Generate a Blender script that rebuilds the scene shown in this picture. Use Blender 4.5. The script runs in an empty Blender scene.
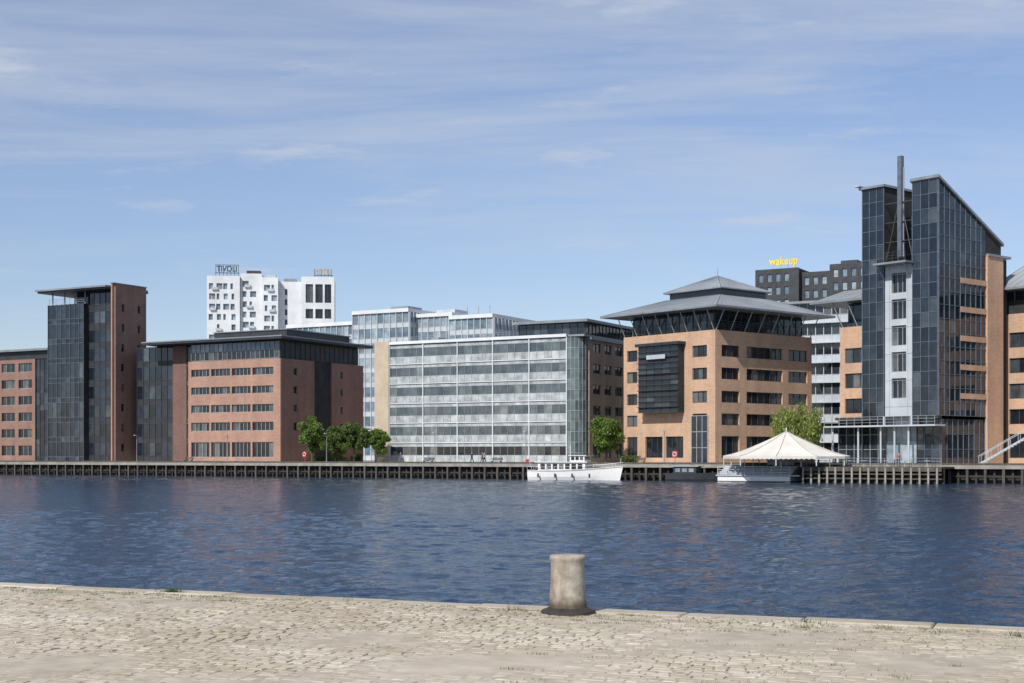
import bpy, math, random
import numpy as np
from mathutils import Vector, Matrix
random.seed(7); rng=np.random.default_rng(7)
scene=bpy.context.scene
try:
    scene.view_settings.view_transform='Standard'; scene.view_settings.look='None'; scene.view_settings.exposure=0
except Exception: pass
R=math.radians
# ---------------------------------------------------------------- materials
def nmat(name):
    m=bpy.data.materials.new(name); m.use_nodes=True
    nt=m.node_tree; b=nt.nodes['Principled BSDF']; return m,nt,b
def ramp(nt,stops,interp='LINEAR'):
    r=nt.nodes.new('ShaderNodeValToRGB'); r.color_ramp.interpolation=interp
    e=r.color_ramp.elements
    while len(e)>1: e.remove(e[0])
    e[0].position=stops[0][0]; e[0].color=(*stops[0][1],1)
    for p,c in stops[1:]:
        x=e.new(p); x.color=(*c,1)
    return r
def noise(nt,scale,detail=4,rough=.55,vec=None,stretch=None):
    n=nt.nodes.new('ShaderNodeTexNoise'); n.inputs['Scale'].default_value=scale
    n.inputs['Detail'].default_value=detail; n.inputs['Roughness'].default_value=rough
    tc=nt.nodes.new('ShaderNodeTexCoord')
    if stretch:
        mp=nt.nodes.new('ShaderNodeMapping'); mp.inputs['Scale'].default_value=stretch
        nt.links.new(tc.outputs['Object'],mp.inputs['Vector']); nt.links.new(mp.outputs['Vector'],n.inputs['Vector'])
    else: nt.links.new(tc.outputs['Object'],n.inputs['Vector'])
    return n
def mixc(nt,a,b,fac,mode='MIX'):
    m=nt.nodes.new('ShaderNodeMix'); m.data_type='RGBA'; m.blend_type=mode
    for s,v in ((m.inputs[0],fac),(m.inputs[6],a),(m.inputs[7],b)):
        if isinstance(v,bpy.types.NodeSocket): nt.links.new(v,s)
        elif isinstance(v,(int,float)): s.default_value=v
        else: s.default_value=(*v,1)
    return m.outputs[2]
def surf(name,c1,c2,scale=1.0,rough=.8,metal=0,bump=0,island=0,stretch=None,spec=.5):
    m,nt,b=nmat(name)
    n=noise(nt,scale,5,.6,stretch=stretch)
    r=ramp(nt,[(.35,c1),(.65,c2)]); nt.links.new(n.outputs['Fac'],r.inputs['Fac'])
    col=r.outputs['Color']
    n2=noise(nt,.12,3,.5); r2=ramp(nt,[(.3,(.82,.82,.82)),(.7,(1,1,1))]); nt.links.new(n2.outputs['Fac'],r2.inputs['Fac'])
    col=mixc(nt,col,r2.outputs['Color'],1.0,'MULTIPLY')
    if island:
        g=nt.nodes.new('ShaderNodeNewGeometry')
        r3=ramp(nt,[(0,(1-island,)*3),(1,(1,1,1))]); nt.links.new(g.outputs['Random Per Island'],r3.inputs['Fac'])
        col=mixc(nt,col,r3.outputs['Color'],1.0,'MULTIPLY')
    nt.links.new(col,b.inputs['Base Color'])
    b.inputs['Roughness'].default_value=rough; b.inputs['Metallic'].default_value=metal
    b.inputs['Specular IOR Level'].default_value=spec
    if bump:
        bp=nt.nodes.new('ShaderNodeBump'); bp.inputs['Strength'].default_value=bump; bp.inputs['Distance'].default_value=.02
        nt.links.new(n.outputs['Fac'],bp.inputs['Height']); nt.links.new(bp.outputs['Normal'],b.inputs['Normal'])
    return m
def brick(name,c1,c2,mortar):
    m,nt,b=nmat(name)
    tc=nt.nodes.new('ShaderNodeTexCoord')
    sep=nt.nodes.new('ShaderNodeSeparateXYZ'); nt.links.new(tc.outputs['Object'],sep.inputs[0])
    add=nt.nodes.new('ShaderNodeMath'); add.operation='ADD'; nt.links.new(sep.outputs[0],add.inputs[0]); nt.links.new(sep.outputs[1],add.inputs[1])
    cmb=nt.nodes.new('ShaderNodeCombineXYZ'); nt.links.new(add.outputs[0],cmb.inputs[0]); nt.links.new(sep.outputs[2],cmb.inputs[1])
    t=nt.nodes.new('ShaderNodeTexBrick'); nt.links.new(cmb.outputs[0],t.inputs['Vector'])
    t.inputs['Scale'].default_value=1; t.inputs['Brick Width'].default_value=.48; t.inputs['Row Height'].default_value=.16
    t.inputs['Mortar Size'].default_value=.012
    t.inputs['Color1'].default_value=(*c1,1); t.inputs['Color2'].default_value=(*c2,1); t.inputs['Mortar'].default_value=(*mortar,1)
    n=noise(nt,.25,6,.6); r=ramp(nt,[(.3,(.80,.80,.82)),(.7,(1.05,1.03,1))]); nt.links.new(n.outputs['Fac'],r.inputs['Fac'])
    n2=noise(nt,.9,4,.6,stretch=(1,1,.08)); r2=ramp(nt,[(.3,(.86,.86,.86)),(.6,(1,1,1))]); nt.links.new(n2.outputs['Fac'],r2.inputs['Fac'])
    c=mixc(nt,t.outputs['Color'],r.outputs['Color'],1.0,'MULTIPLY'); c=mixc(nt,c,r2.outputs['Color'],1.0,'MULTIPLY')
    nt.links.new(c,b.inputs['Base Color']); b.inputs['Roughness'].default_value=.85
    return m
def glass(name,stops,rough=.06,spec=.6,wob=.35):
    m,nt,b=nmat(name)
    g=nt.nodes.new('ShaderNodeNewGeometry')
    r=ramp(nt,stops,'LINEAR'); nt.links.new(g.outputs['Random Per Island'],r.inputs['Fac'])
    n=noise(nt,.8,3,.5); r2=ramp(nt,[(.3,(.6,.6,.6)),(.7,(1.2,1.2,1.2))]); nt.links.new(n.outputs['Fac'],r2.inputs['Fac'])
    c=mixc(nt,r.outputs['Color'],r2.outputs['Color'],1.0,'MULTIPLY')
    nt.links.new(c,b.inputs['Base Color']); b.inputs['Roughness'].default_value=rough
    b.inputs['Specular IOR Level'].default_value=spec
    n3=noise(nt,.5,2,.5); bp=nt.nodes.new('ShaderNodeBump'); bp.inputs['Strength'].default_value=wob; bp.inputs['Distance'].default_value=.05
    nt.links.new(n3.outputs['Fac'],bp.inputs['Height']); nt.links.new(bp.outputs['Normal'],b.inputs['Normal'])
    return m
M={}
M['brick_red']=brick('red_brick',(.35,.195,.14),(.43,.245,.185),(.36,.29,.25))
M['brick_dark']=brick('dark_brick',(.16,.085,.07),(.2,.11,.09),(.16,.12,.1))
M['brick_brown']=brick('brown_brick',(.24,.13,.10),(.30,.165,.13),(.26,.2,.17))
M['brick_orange']=brick('orange_brick',(.50,.315,.205),(.59,.385,.26),(.5,.38,.29))
M['stone_tan']=surf('tan_stone',(.46,.38,.28),(.54,.46,.35),.8,.8)
M['brick_tan']=brick('tan_brick',(.36,.28,.20),(.44,.35,.26),(.4,.33,.27))
M['white']=surf('white_panel',(.62,.65,.68),(.70,.73,.76),.5,.5)
M['white_dim']=surf('pale_panel',(.42,.46,.50),(.5,.54,.58),.5,.5)
M['grey_metal']=surf('grey_metal',(.22,.25,.28),(.3,.33,.36),.6,.45,.3)
M['zinc']=surf('zinc_roof',(.25,.275,.30),(.33,.355,.38),.4,.55,.1)
M['dark_metal']=surf('dark_metal',(.03,.033,.04),(.05,.055,.062),.7,.5,.2)
M['frame_dark']=surf('dark_frame',(.035,.04,.045),(.06,.065,.07),1,.5)
M['frame_grey']=surf('grey_frame',(.25,.28,.3),(.35,.37,.4),1,.5)
M['frame_blue']=surf('steel_blue_frame',(.085,.11,.145),(.13,.16,.2),1,.5)
M['core']=surf('dark_interior',(.02,.02,.022),(.04,.04,.04),.5,.9)
M['g_dark']=glass('dark_window_glass',[(0,(.010,.013,.018)),(.6,(.02,.025,.034)),(.85,(.05,.06,.07)),(1,(.16,.16,.15))])
M['g_tower']=glass('tinted_curtain_glass',[(0,(.008,.012,.019)),(.5,(.016,.024,.037)),(.9,(.035,.047,.062)),(1,(.08,.095,.11))],.05,.6)
M['g_pale']=glass('pale_curtain_glass',[(0,(.06,.08,.095)),(.5,(.085,.11,.125)),(.9,(.12,.145,.16)),(1,(.24,.26,.26))],.1,.6)
M['g_frost']=glass('frosted_spandrel_glass',[(0,(.36,.39,.40)),(.8,(.41,.44,.45)),(1,(.45,.475,.48))],.3,.4)
M['g_blue']=glass('blue_curtain_glass',[(0,(.10,.15,.20)),(.5,(.18,.24,.3)),(1,(.34,.4,.45))],.1,.6)
M['g_green']=glass('green_corner_glass',[(0,(.05,.085,.09)),(1,(.15,.2,.2))],.08,.7)
M['concrete']=surf('quay_concrete',(.22,.21,.19),(.34,.32,.29),.7,.9,bump=.3)
M['paving']=surf('promenade_paving',(.34,.32,.28),(.44,.41,.36),.3,.9)
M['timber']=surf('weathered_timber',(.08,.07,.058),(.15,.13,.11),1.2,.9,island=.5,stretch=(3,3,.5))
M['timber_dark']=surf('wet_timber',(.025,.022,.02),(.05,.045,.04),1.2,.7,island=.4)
M['white_paint']=surf('white_boat_paint',(.74,.74,.73),(.8,.8,.79),2,.35)
M['red_paint']=surf('red_paint',(.45,.03,.03),(.55,.05,.04),2,.5)
M['tent']=surf('tent_canvas',(.62,.595,.54),(.70,.67,.62),.6,.8)
M['tent_grey']=surf('tent_canvas_seam',(.36,.36,.34),(.44,.44,.42),.6,.8)
M['yellow']=surf('yellow_sign',(.75,.6,.04),(.85,.66,.05),1,.5)
M['gold']=surf('gold_sign',(.42,.26,.06),(.5,.33,.09),1,.5)
M['soil']=surf('joint_sand',(.35,.30,.235),(.47,.41,.335),3,.95,bump=.5)
M['iron']=surf('rusty_iron',(.02,.017,.015),(.045,.037,.03),9,.8,bump=.5)
# ---------------------------------------------------------------- builder
class Grp:
    def __init__(s,name,loc=(0,0,0),yaw=0):
        s.e=bpy.data.objects.new(name,None); scene.collection.objects.link(s.e)
        s.e.location=loc; s.e.rotation_euler=(0,0,R(yaw)); s.p={}; s.e.empty_display_size=.5
    def add(s,part,mat,vs,fs,smooth=False):
        k=(part,mat); d=s.p.setdefault(k,([],[],smooth)); n=len(d[0])
        d[0].extend(vs); d[1].extend([tuple(i+n for i in f) for f in fs])
    def box(s,part,mat,x0,x1,y0,y1,z0,z1):
        if x0>x1:x0,x1=x1,x0
        if y0>y1:y0,y1=y1,y0
        s.add(part,mat,[(x0,y0,z0),(x1,y0,z0),(x1,y1,z0),(x0,y1,z0),(x0,y0,z1),(x1,y0,z1),(x1,y1,z1),(x0,y1,z1)],
          [(0,3,2,1),(4,5,6,7),(0,1,5,4),(1,2,6,5),(2,3,7,6),(3,0,4,7)])
    def fbox(s,part,mat,face,pl,a0,a1,d0,d1,z0,z1):
        if face=='F': s.box(part,mat,a0,a1,pl-d1,pl-d0,z0,z1)
        elif face=='R': s.box(part,mat,pl+d0,pl+d1,a0,a1,z0,z1)
        elif face=='L': s.box(part,mat,pl-d1,pl-d0,a0,a1,z0,z1)
        else: s.box(part,mat,a0,a1,pl+d0,pl+d1,z0,z1)
    def rod(s,part,mat,p,q,r,r2=None,n=8):
        r2=r if r2 is None else r2
        p=Vector(p);q=Vector(q);d=(q-p).normalized()
        u=d.orthogonal().normalized(); v=d.cross(u)
        vs=[];
        for c,rr in((p,r),(q,r2)):
            for i in range(n):
                a=2*math.pi*i/n; vs.append(tuple(c+u*math.cos(a)*rr+v*math.sin(a)*rr))
        fs=[(i,(i+1)%n,n+(i+1)%n,n+i) for i in range(n)]+[tuple(range(n-1,-1,-1)),tuple(range(n,2*n))]
        s.add(part,mat,vs,fs)
    def lathe(s,part,mat,prof,c=(0,0,0),n=32,jit=0):
        vs=[];fs=[]
        for (r,z) in prof:
            for i in range(n):
                a=2*math.pi*i/n; q=1+jit*(math.sin(a*3+z*9)*.6+math.sin(a*5+1+z*23)*.4)
                vs.append((c[0]+r*q*math.cos(a),c[1]+r*q*math.sin(a),c[2]+z+(jit*.15*math.sin(a*2+1) if z>.3 else 0)))
        for j in range(len(prof)-1):
            for i in range(n): fs.append((j*n+i,j*n+(i+1)%n,(j+1)*n+(i+1)%n,(j+1)*n+i))
        fs.append(tuple((len(prof)-1)*n+i for i in range(n)))
        s.add(part,mat,vs,fs,True)
    def done(s):
        for (part,mat),(vs,fs,sm) in s.p.items():
            me=bpy.data.meshes.new(part); me.from_pydata([tuple(v) for v in vs],[],fs); me.update()
            m=M[mat] if isinstance(mat,str) else mat
            me.materials.append(m)
            if sm:
                for p in me.polygons: p.use_smooth=len(p.vertices)==4
            o=bpy.data.objects.new(part,me); scene.collection.objects.link(o); o.parent=s.e
        return s.e
def winwall(b,face,pl,a0,a1,z0,z1,rows,cols,wall,gl='g_dark',fr='frame_dark',dep=.3,mull=1.3,bar=.09,colfn=None):
    rows=sorted(rows)
    z=z0
    for ri,(r0,r1) in enumerate(rows):
        cc=sorted(colfn(ri) if colfn else cols)
        if r0>z: b.fbox('walls',wall,face,pl,a0,a1,0,dep,z,r0)
        z=r1
        a=a0
        for (c0,c1) in cc:
            if c0>a: b.fbox('walls',wall,face,pl,a,c0,0,dep,r0,r1)
            a=c1
            n=max(1,round((c1-c0)/mull)); w=(c1-c0)/n
            for i in range(n):
                x0=c0+i*w; x1=x0+w
                b.fbox('windows',gl,face,pl,x0+bar/2,x1-bar/2,.02,.06,r0+bar,r1-bar)
                if i: b.fbox('window_frames',fr,face,pl,x0-bar/2,x0+bar/2,.01,.14,r0+bar,r1-bar)
            b.fbox('window_frames',fr,face,pl,c0,c1,.01,.13,r0,r0+bar)
            b.fbox('window_frames',fr,face,pl,c0,c1,.01,.13,r1-bar,r1)
        if a1>a: b.fbox('walls',wall,face,pl,a,a1,0,dep,r0,r1)
    if z1>z: b.fbox('walls',wall,face,pl,a0,a1,0,dep,z,z1)
def curtain(b,face,pl,a0,a1,z0,z1,floor,bands,mull=1.3,fr='frame_grey',bar=.08,mdep=.16,name='windows'):
    n=max(1,round((z1-z0)/floor)); h=(z1-z0)/n; m=max(1,round((a1-a0)/mull)); w=(a1-a0)/m
    for j in range(n):
        zz=z0+j*h
        for (f0,f1,mt) in bands:
            for i in range(m):
                b.fbox(name,mt,face,pl,a0+i*w+bar/2,a0+(i+1)*w-bar/2,.02,.07,zz+f0*h+.04,zz+f1*h-.04)
            b.fbox('transoms',fr,face,pl,a0,a1,.015,.12,zz+f0*h-.035,zz+f0*h+.035)
    for i in range(m+1):
        b.fbox('mullions',fr,face,pl,a0+i*w-bar/2,a0+i*w+bar/2,.01,mdep,z0,z1+.02)
def railing(b,mat,p,q,h=1.05,step=1.5,r=.03):
    p=Vector(p);q=Vector(q);L=(q-p).length;n=max(1,int(L/step))
    for i in range(n+1):
        c=p.lerp(q,i/n); b.rod('railing',mat,c,c+Vector((0,0,h)),r,n=4)
    for k in (1,.66,.33): b.rod('railing',mat,p+Vector((0,0,h*k)),q+Vector((0,0,h*k)),r*.8,n=4)
# quay frame
O=Vector((0,198.8)); U=Vector((.8723,-.4888)); V=Vector((.4888,.8723)); YQ=-29.26
def Q(s,t,z=0): return (O.x+s*U.x+t*V.x, O.y+s*U.y+t*V.y, z)
G0=2.2
# ================================================================ B1 far-left brick office
b=Grp('brick_office_building',Q(-105.8,12),YQ)
b.box('core','core',-50,0,0,22,G0,22.6)
rows=[(3.2,5.2)]+[(6.6+i*3.1,8.3+i*3.1) for i in range(5)]
winwall(b,'F',0,-50,-3.2,G0,21.4,rows,[(-49+i*4.6,-45.4+i*4.6) for i in range(10)],'brick_brown',fr='frame_grey',mull=1.2)
curtain(b,'F',0,-3.2,0,G0,21.4,3.1,[(0,.3,'g_tower'),(.3,1,'g_tower')],1.1,'frame_dark')
winwall(b,'R',0,0,22,G0,21.4,rows,[(2+i*5,5+i*5) for i in range(4)],'brick_brown')
b.box('attic','dark_metal',-50,0.3,-.3,22,21.4,22.9)
b.box('roof','grey_metal',-50.8,.9,-1.1,22.5,22.9,23.3)
b.done()
# ================================================================ B2 dark tower with brick side
b=Grp('glass_and_brick_tower_block',Q(-88.1,11),YQ)
b.box('core','core',-16.6,-7.5,0,7.4,G0,31.0)
curtain(b,'F',0,-16.6,-7.5,G0,31.1,3.6,[(0,.25,'g_tower'),(.25,1,'g_tower')],1.2,'frame_blue')
curtain(b,'L',-16.6,0,7.4,G0,31.1,3.6,[(0,.25,'g_tower'),(.25,1,'g_tower')],1.2,'frame_blue')
b.box('core','core',-7.5,-.3,1.2,7.4,G0,33.6)
curtain(b,'F',1.2,-7.5,-.35,G0,33,3.6,[(0,.35,'dark_metal'),(.35,1,'g_tower')],1.5,'frame_dark')
b.box('core','core',-.3,0,.2,7.4,G0,33.9)
winwall(b,'R',0,0,7.7,G0,34.2,[(4+i*3.6,5.5+i*3.6) for i in range(8)],[(1.4,2.2),(5.4,6.2)],'brick_brown',dep=.35,fr='frame_grey',mull=.9)
b.box('wall_edge','brick_red',-.32,.0,-.45,-.01,G0,34.2)
b.box('parapet','grey_metal',-.4,.45,-.55,7.8,34.2,34.35)
b.box('canopy_roof','grey_metal',-18.2,-.42,-1.7,9,33.55,33.85)
b.box('canopy_roof','dark_metal',-17.9,-.42,-1.4,9,33.25,33.55)
for x in (-16.1,-13,-10,-7.8):
    for y in (.6,6): b.rod('columns','frame_grey',(x,y,31),(x,y,33.3),.12)
railing(b,'frame_grey',(-16.5,.1,31.1),(-7.6,.1,31.1))
b.box('penthouse','g_tower',-12.5,-7.5,3,7.4,31,33.25)
b.done()
# ================================================================ B3 brick block
b=Grp('red_brick_office_block',Q(-51.2,12),YQ)
b.box('core','core',-20,0,0,23.5,G0,19.6)
rows=[(3.0,5.6),(7.5,9.0),(10.65,12.0),(13.8,15.1),(16.9,18.2)]
cols=[(-19.3,-15.2),(-14.8,-10.6),(-10.2,-6.1),(-5.7,-1.2)]
winwall(b,'F',0,-20,.3,G0,19.6,rows,cols,'brick_red',fr='frame_grey',mull=.85)
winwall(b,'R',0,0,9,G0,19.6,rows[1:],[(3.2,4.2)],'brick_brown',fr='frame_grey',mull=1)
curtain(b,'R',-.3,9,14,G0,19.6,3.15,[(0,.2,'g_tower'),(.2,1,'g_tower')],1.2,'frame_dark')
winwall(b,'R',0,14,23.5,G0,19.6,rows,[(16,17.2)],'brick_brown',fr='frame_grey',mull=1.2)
b.box('attic_core','core',-20,-.6,.6,22.9,19.6,22.8)
curtain(b,'F',.6,-20,-.6,19.75,22.6,3,[(0,.5,'g_dark'),(.5,1,'g_blue')],1.0,'frame_grey')
curtain(b,'R',-.6,.6,22.9,19.75,22.6,3,[(0,1,'dark_metal')],1.4,'frame_dark')
b.box('roof','dark_metal',-29.8,1.4,-1.4,25,22.8,23.15)
b.box('roof','grey_metal',-29.9,1.5,-1.5,25.1,23.15,23.35)
b.box('roof_plant_room','dark_metal',-17,-1,3,21,23.35,24.7)
b.box('roof_plant_room','grey_metal',-17.2,-.8,2.8,21.2,24.7,24.85)
b.box('wing_core','core',-34.5,-20.3,2.4,22,G0,22.78)
curtain(b,'F',2.4,-34.5,-25.8,G0,22.6,3.3,[(0,.3,'dark_metal'),(.3,1,'g_tower')],1.4,'frame_dark')
winwall(b,'F',2.4,-25.8,-22.6,G0,22.7,[],[],'brick_dark')
curtain(b,'F',2.4,-22.6,-20.3,G0,22.6,3.3,[(0,.15,'g_dark'),(.15,1,'g_tower')],1.1,'frame_grey')
b.done()
# ================================================================ B4 pale glass office
b=Grp('pale_glass_office_building',Q(4.9,12),YQ)
b.box('core','core',-33.8,-2.3,0,30,G0,21.0); b.box('core','core',-2.3,0,2.3,30,G0,21.0)
b.box('stone_end_wall','stone_tan',-36.6,-33.86,-.5,30,G0,21.5)
n=6; h=(20.9-G0)/n; W=33.86
m=25; w=(W-2.2)/m
for j in range(n):
    z=G0+j*h
    for i in range(m):
        x0=-W+i*w; x1=x0+w
        b.fbox('spandrels','g_frost','F',0,x0+.03,x1-.03,.04,.18,z+.12,z+h*.36)
        b.fbox('windows','g_pale' if (j>0) else 'g_dark','F',0,x0+.04,x1-.04,.02,.07,z+h*.38,z+h*.80)
        b.fbox('transom_lights','g_frost','F',0,x0+.03,x1-.03,.02,.12,z+h*.82,z+h-.08)
    b.fbox('floor_slabs','white','F',0,-W,-2.2,.0,.28,z-.06,z+.08)
    b.fbox('transoms','frame_grey','F',0,-W,-2.2,.01,.14,z+h*.36,z+h*.38)
    b.fbox('transoms','frame_grey','F',0,-W,-2.2,.01,.12,z+h*.80,z+h*.82)
for i in range(m+1):
    x=-W+i*w; big=(i%5==0)
    b.fbox('mullions','white' if big else 'frame_grey','F',0,x-(.07 if big else .022),x+(.07 if big else .022),.0,.32 if big else .13,G0,20.95)
b.fbox('cornice','white','F',0,-W,-2.2,0,.4,20.95,21.4)
for j in range(n*2):
    z=G0+j*h/2
    for k in range(6):
        a0=R(-90+k*15); a1=R(-90+(k+1)*15-1.2); cx,cy=-2.2,2.2; r=2.35
        b.add('corner_glass','g_green',[(cx+r*math.cos(a0),cy+r*math.sin(a0),z+.06),(cx+r*math.cos(a1),cy+r*math.sin(a1),z+.06),(cx+r*math.cos(a1),cy+r*math.sin(a1),z+h/2-.06),(cx+r*math.cos(a0),cy+r*math.sin(a0),z+h/2-.06)],[(0,1,2,3)])
        b.rod('corner_mullions','frame_grey',(cx+r*math.cos(a0),cy+r*math.sin(a0),z),(cx+r*math.cos(a0),cy+r*math.sin(a0),z+h/2),.05,n=4)
        b.rod('corner_mullions','frame_grey',(cx+r*math.cos(a0),cy+r*math.sin(a0),z),(cx+r*math.cos(R(-75+k*15)),cy+r*math.sin(R(-75+k*15)),z),.06,n=4)
rows=[(3.0,5.2)]+[(G0+h*j+1.0,G0+h*j+2.4) for j in range(1,6)]
winwall(b,'R',0,2.3,30,G0,20.6,rows,[(3.6,6.4),(7.6,10.2),(11.4,14.2),(16,19),(21,24)],'brick_tan',fr='frame_dark',mull=1.3)
b.box('roof','grey_metal',-W-.2,.5,.2,30.3,21.0,21.3)
b.fbox('cornice','grey_metal','R',0,2.2,30,0,.7,20.62,20.98)
b.box('penthouse','core',-12,-.8,3,20,21.3,23.3)
curtain(b,'F',3,-12,-.8,21.4,23.3,2,[(0,1,'g_tower')],1.2,'frame_dark')
curtain(b,'R',-.8,3,20,21.4,23.3,2,[(0,1,'g_tower')],1.2,'frame_dark')
b.box('penthouse_roof','grey_metal',-12.8,.1,2,21,23.35,23.75)
b.box('roof_vents','grey_metal',-30,-28.5,6,9,21.3,22.4); b.box('roof_vents','grey_metal',-24,-20,8,12,21.3,22.3)
railing(b,'frame_grey',(-33,.8,21.3),(-12.5,.8,21.3),.9,2)
b.done()
# ================================================================ B5 orange brick pavilion-roof block
YB=-50
b=Grp('orange_brick_office_block',(27.7,191,0),YB)
X0,Y1=-17.4,20.6
b.box('core','core',X0,0,0,Y1,G0,20.5)
rows=[(3.0,6.0),(7.5,9.1),(10.6,12.2),(13.8,15.4),(16.9,18.5)]
winwall(b,'F',0,X0,-13.6,G0,20.5,rows,[(-16.7,-14.6)],'brick_orange',mull=1.05)
winwall(b,'F',0,-13.6,-5,G0,20.5,[(3.0,6.0)],[(-13.0,-9.6),(-9.0,-5.6)],'brick_orange',mull=1.2)
winwall(b,'F',0,-5,.3,G0,20.5,rows[1:],[(-3.9,-1.2)],'brick_orange',mull=.9)
b.fbox('entrance_glazing','g_tower','F',.0,-4,-1,.3,.36,2.3,8.8)
for x in (-4,-3,-2,-1): b.fbox('entrance_frames','frame_grey','F',0,x-.05,x+.05,.3,.42,2.3,8.8)
for z in (4.4,6.6,8.8): b.fbox('entrance_frames','frame_grey','F',0,-4.05,-.95,.3,.44,z-.05,z+.05)
b.fbox('bay_core','core','F',0,-13.2,-5.4,.3,1.5,9.4,18.8)
for j in range(12):
    z=9.4+j*.78
    for i in range(5):
        x=-13.1+i*1.54
        b.fbox('bay_glass','g_tower' if j%3 else 'dark_metal','F',0,x+.05,x+1.49,1.5,1.56,z+.05,z+.73)
    b.fbox('bay_louvres','frame_dark','F',0,-13.2,-5.4,1.5,1.85,z-.04,z+.04)
b.fbox('bay_cap','dark_metal','F',0,-13.5,-5.1,.3,1.95,18.8,19.2)
b.fbox('bay_sign','white_dim','F',0,-11.2,-7.6,1.86,1.92,16.9,17.5)
winwall(b,'R',0,0,Y1,G0,20.5,rows,[(1.0,4.7),(6.2,14.0),(15.3,19.6)],'brick_orange',mull=1.3)
winwall(b,'L',X0,0,Y1,G0,20.5,rows,[(2,8),(11,18)],'brick_orange',mull=1.3)
b.box('attic_core','core',X0+.9,-.9,.9,Y1-.9,20.5,23.4)
curtain(b,'F',.9,X0+.9,-.9,20.7,23.2,2.6,[(0,.5,'g_dark'),(.5,1,'g_tower')],1.3,'frame_dark')
curtain(b,'R',-.9,.9,Y1-.9,20.7,23.2,2.6,[(0,.5,'g_dark'),(.5,1,'g_tower')],1.3,'frame_dark')
for i in range(8):
    x=X0+.1+i*(17.2/7); b.rod('roof_struts','frame_grey',(x,-.1,20.5),(x,-1.6,23.3),.07,n=6)
    y=.1+i*(20.4/7); b.rod('roof_struts','frame_grey',(.1,y,20.5),(1.6,y,23.3),.07,n=6)
railing(b,'frame_dark',(X0+.1,-.15,20.5),(.1,-.15,20.5),.9,1.7); railing(b,'frame_dark',(.15,.1,20.5),(.15,Y1,20.5),.9,1.7)
def hip(b,part,mat,x0,x1,y0,y1,z0,u0,u1,v0,v1,z1,ribs=0,rm='grey_metal'):
    vs=[(x0,y0,z0),(x1,y0,z0),(x1,y1,z0),(x0,y1,z0),(u0,v0,z1),(u1,v0,z1),(u1,v1,z1),(u0,v1,z1)]
    b.add(part,mat,vs,[(0,3,2,1),(4,5,6,7),(0,1,5,4),(1,2,6,5),(2,3,7,6),(3,0,4,7)])
    if ribs:
        for e in ((0,1,5,4),(1,2,6,5),(3,0,4,7)):
            A,B_,C,D=[Vector(vs[i]) for i in e]
            for i in range(ribs+1):
                f=i/ribs; b.rod('roof_seams',rm,A.lerp(B_,f),D.lerp(C,f),.05,n=4)
ov=2.6; cx,cy=X0/2,Y1/2; hw=5.2
b.box('eaves','grey_metal',X0-ov,ov,-ov,Y1+ov,23.35,23.6)
hip(b,'roof','zinc',X0-ov,ov,-ov,Y1+ov,23.6,cx-hw,cx+hw,cy-hw,cy+hw,26.0,26)
b.box('lantern','g_tower',cx-hw+.3,cx+hw-.3,cy-hw+.3,cy+hw-.3,26.0,26.9)
b.box('lantern_eaves','grey_metal',cx-hw-.4,cx+hw+.4,cy-hw-.4,cy+hw+.4,26.9,27.05)
hip(b,'lantern_roof','zinc',cx-hw-.4,cx+hw+.4,cy-hw-.4,cy+hw+.4,27.05,cx-.15,cx+.15,cy-.15,cy+.15,29.5,14)
b.rod('lightning_rod','frame_grey',(cx,cy,29.4),(cx,cy,30.6),.05,n=4)
b.done()
# ================================================================ B6 glass tower
b=Grp('glass_tower_office',(53.56,176,0),YB)
ZT=38.3; Lb=14.6; ZB=31.0
def sl(y): return ZT+(ZB-ZT)*y/Lb
b.add('core','core',[(-3.6,0,8.4),(0,0,8.4),(0,Lb,8.4),(-3.6,Lb,8.4),(-3.6,0,ZT-.1),(0,0,ZT-.1),(0,Lb,ZB-.1),(-3.6,Lb,ZB-.1)],[(0,3,2,1),(4,5,6,7),(0,1,5,4),(1,2,6,5),(2,3,7,6),(3,0,4,7)])
curtain(b,'F',0,-3.65,0,8.4,ZT,1.85,[(0,1,'g_tower')],1.2,'frame_blue')
m=9; w=10.8/m; fl=1.75
for i in range(m):
    a0=i*w;a1=a0+w; z=8.4
    while z<sl(a1)-.3:
        zt=min(z+fl,sl(a1)-.05)
        b.fbox('side_windows','g_tower','R',0,a0+.05,a1-.05,.02,.07,z+.05,zt-.05)
        b.fbox('transoms','frame_blue','R',0,a0,a1,.01,.13,z-.04,z+.04)
        z+=fl
    b.add('side_windows','g_tower',[(.06,a0+.05,zt),(.06,a1-.05,zt),(.06,a1-.05,sl(a1)),(.06,a0+.05,sl(a0))],[(0,1,2,3)])
    b.fbox('mullions','frame_blue','R',0,a0-.04,a0+.04,.01,.17,8.4,sl(a0)-.02)
for (z0_,z1_) in [(10.6,11.3),(14.3,15.0),(18,18.7),(21.7,22.4),(25.4,26.1)]:
    b.fbox('brick_spandrels','brick_orange','R',0,4.8,10.75,.05,.22,z0_,z1_)
winwall(b,'R',0,10.8,Lb,G0,29.4,[],[],'brick_orange',dep=.35)
b.box('back_mass','core',-11,-.02,10.9,16,G0,29.3)
b.box('back_roof','grey_metal',-11,.5,10.9,16.3,29.4,29.7)
b.add('slanted_roof','grey_metal',[(-3.9,-.35,ZT),(.35,-.35,ZT),(.35,Lb+.2,ZB),(-3.9,Lb+.2,ZB),(-3.9,-.35,ZT+.35),(.35,-.35,ZT+.35),(.35,Lb+.2,ZB+.35),(-3.9,Lb+.2,ZB+.35)],[(0,3,2,1),(4,5,6,7),(0,1,5,4),(1,2,6,5),(2,3,7,6),(3,0,4,7)])
b.box('core','core',-11.3,-8.03,0,9,8.4,38.2)
curtain(b,'F',0,-11.3,-8.0,8.4,38.3,1.85,[(0,1,'g_tower')],1.1,'frame_blue')
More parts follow.
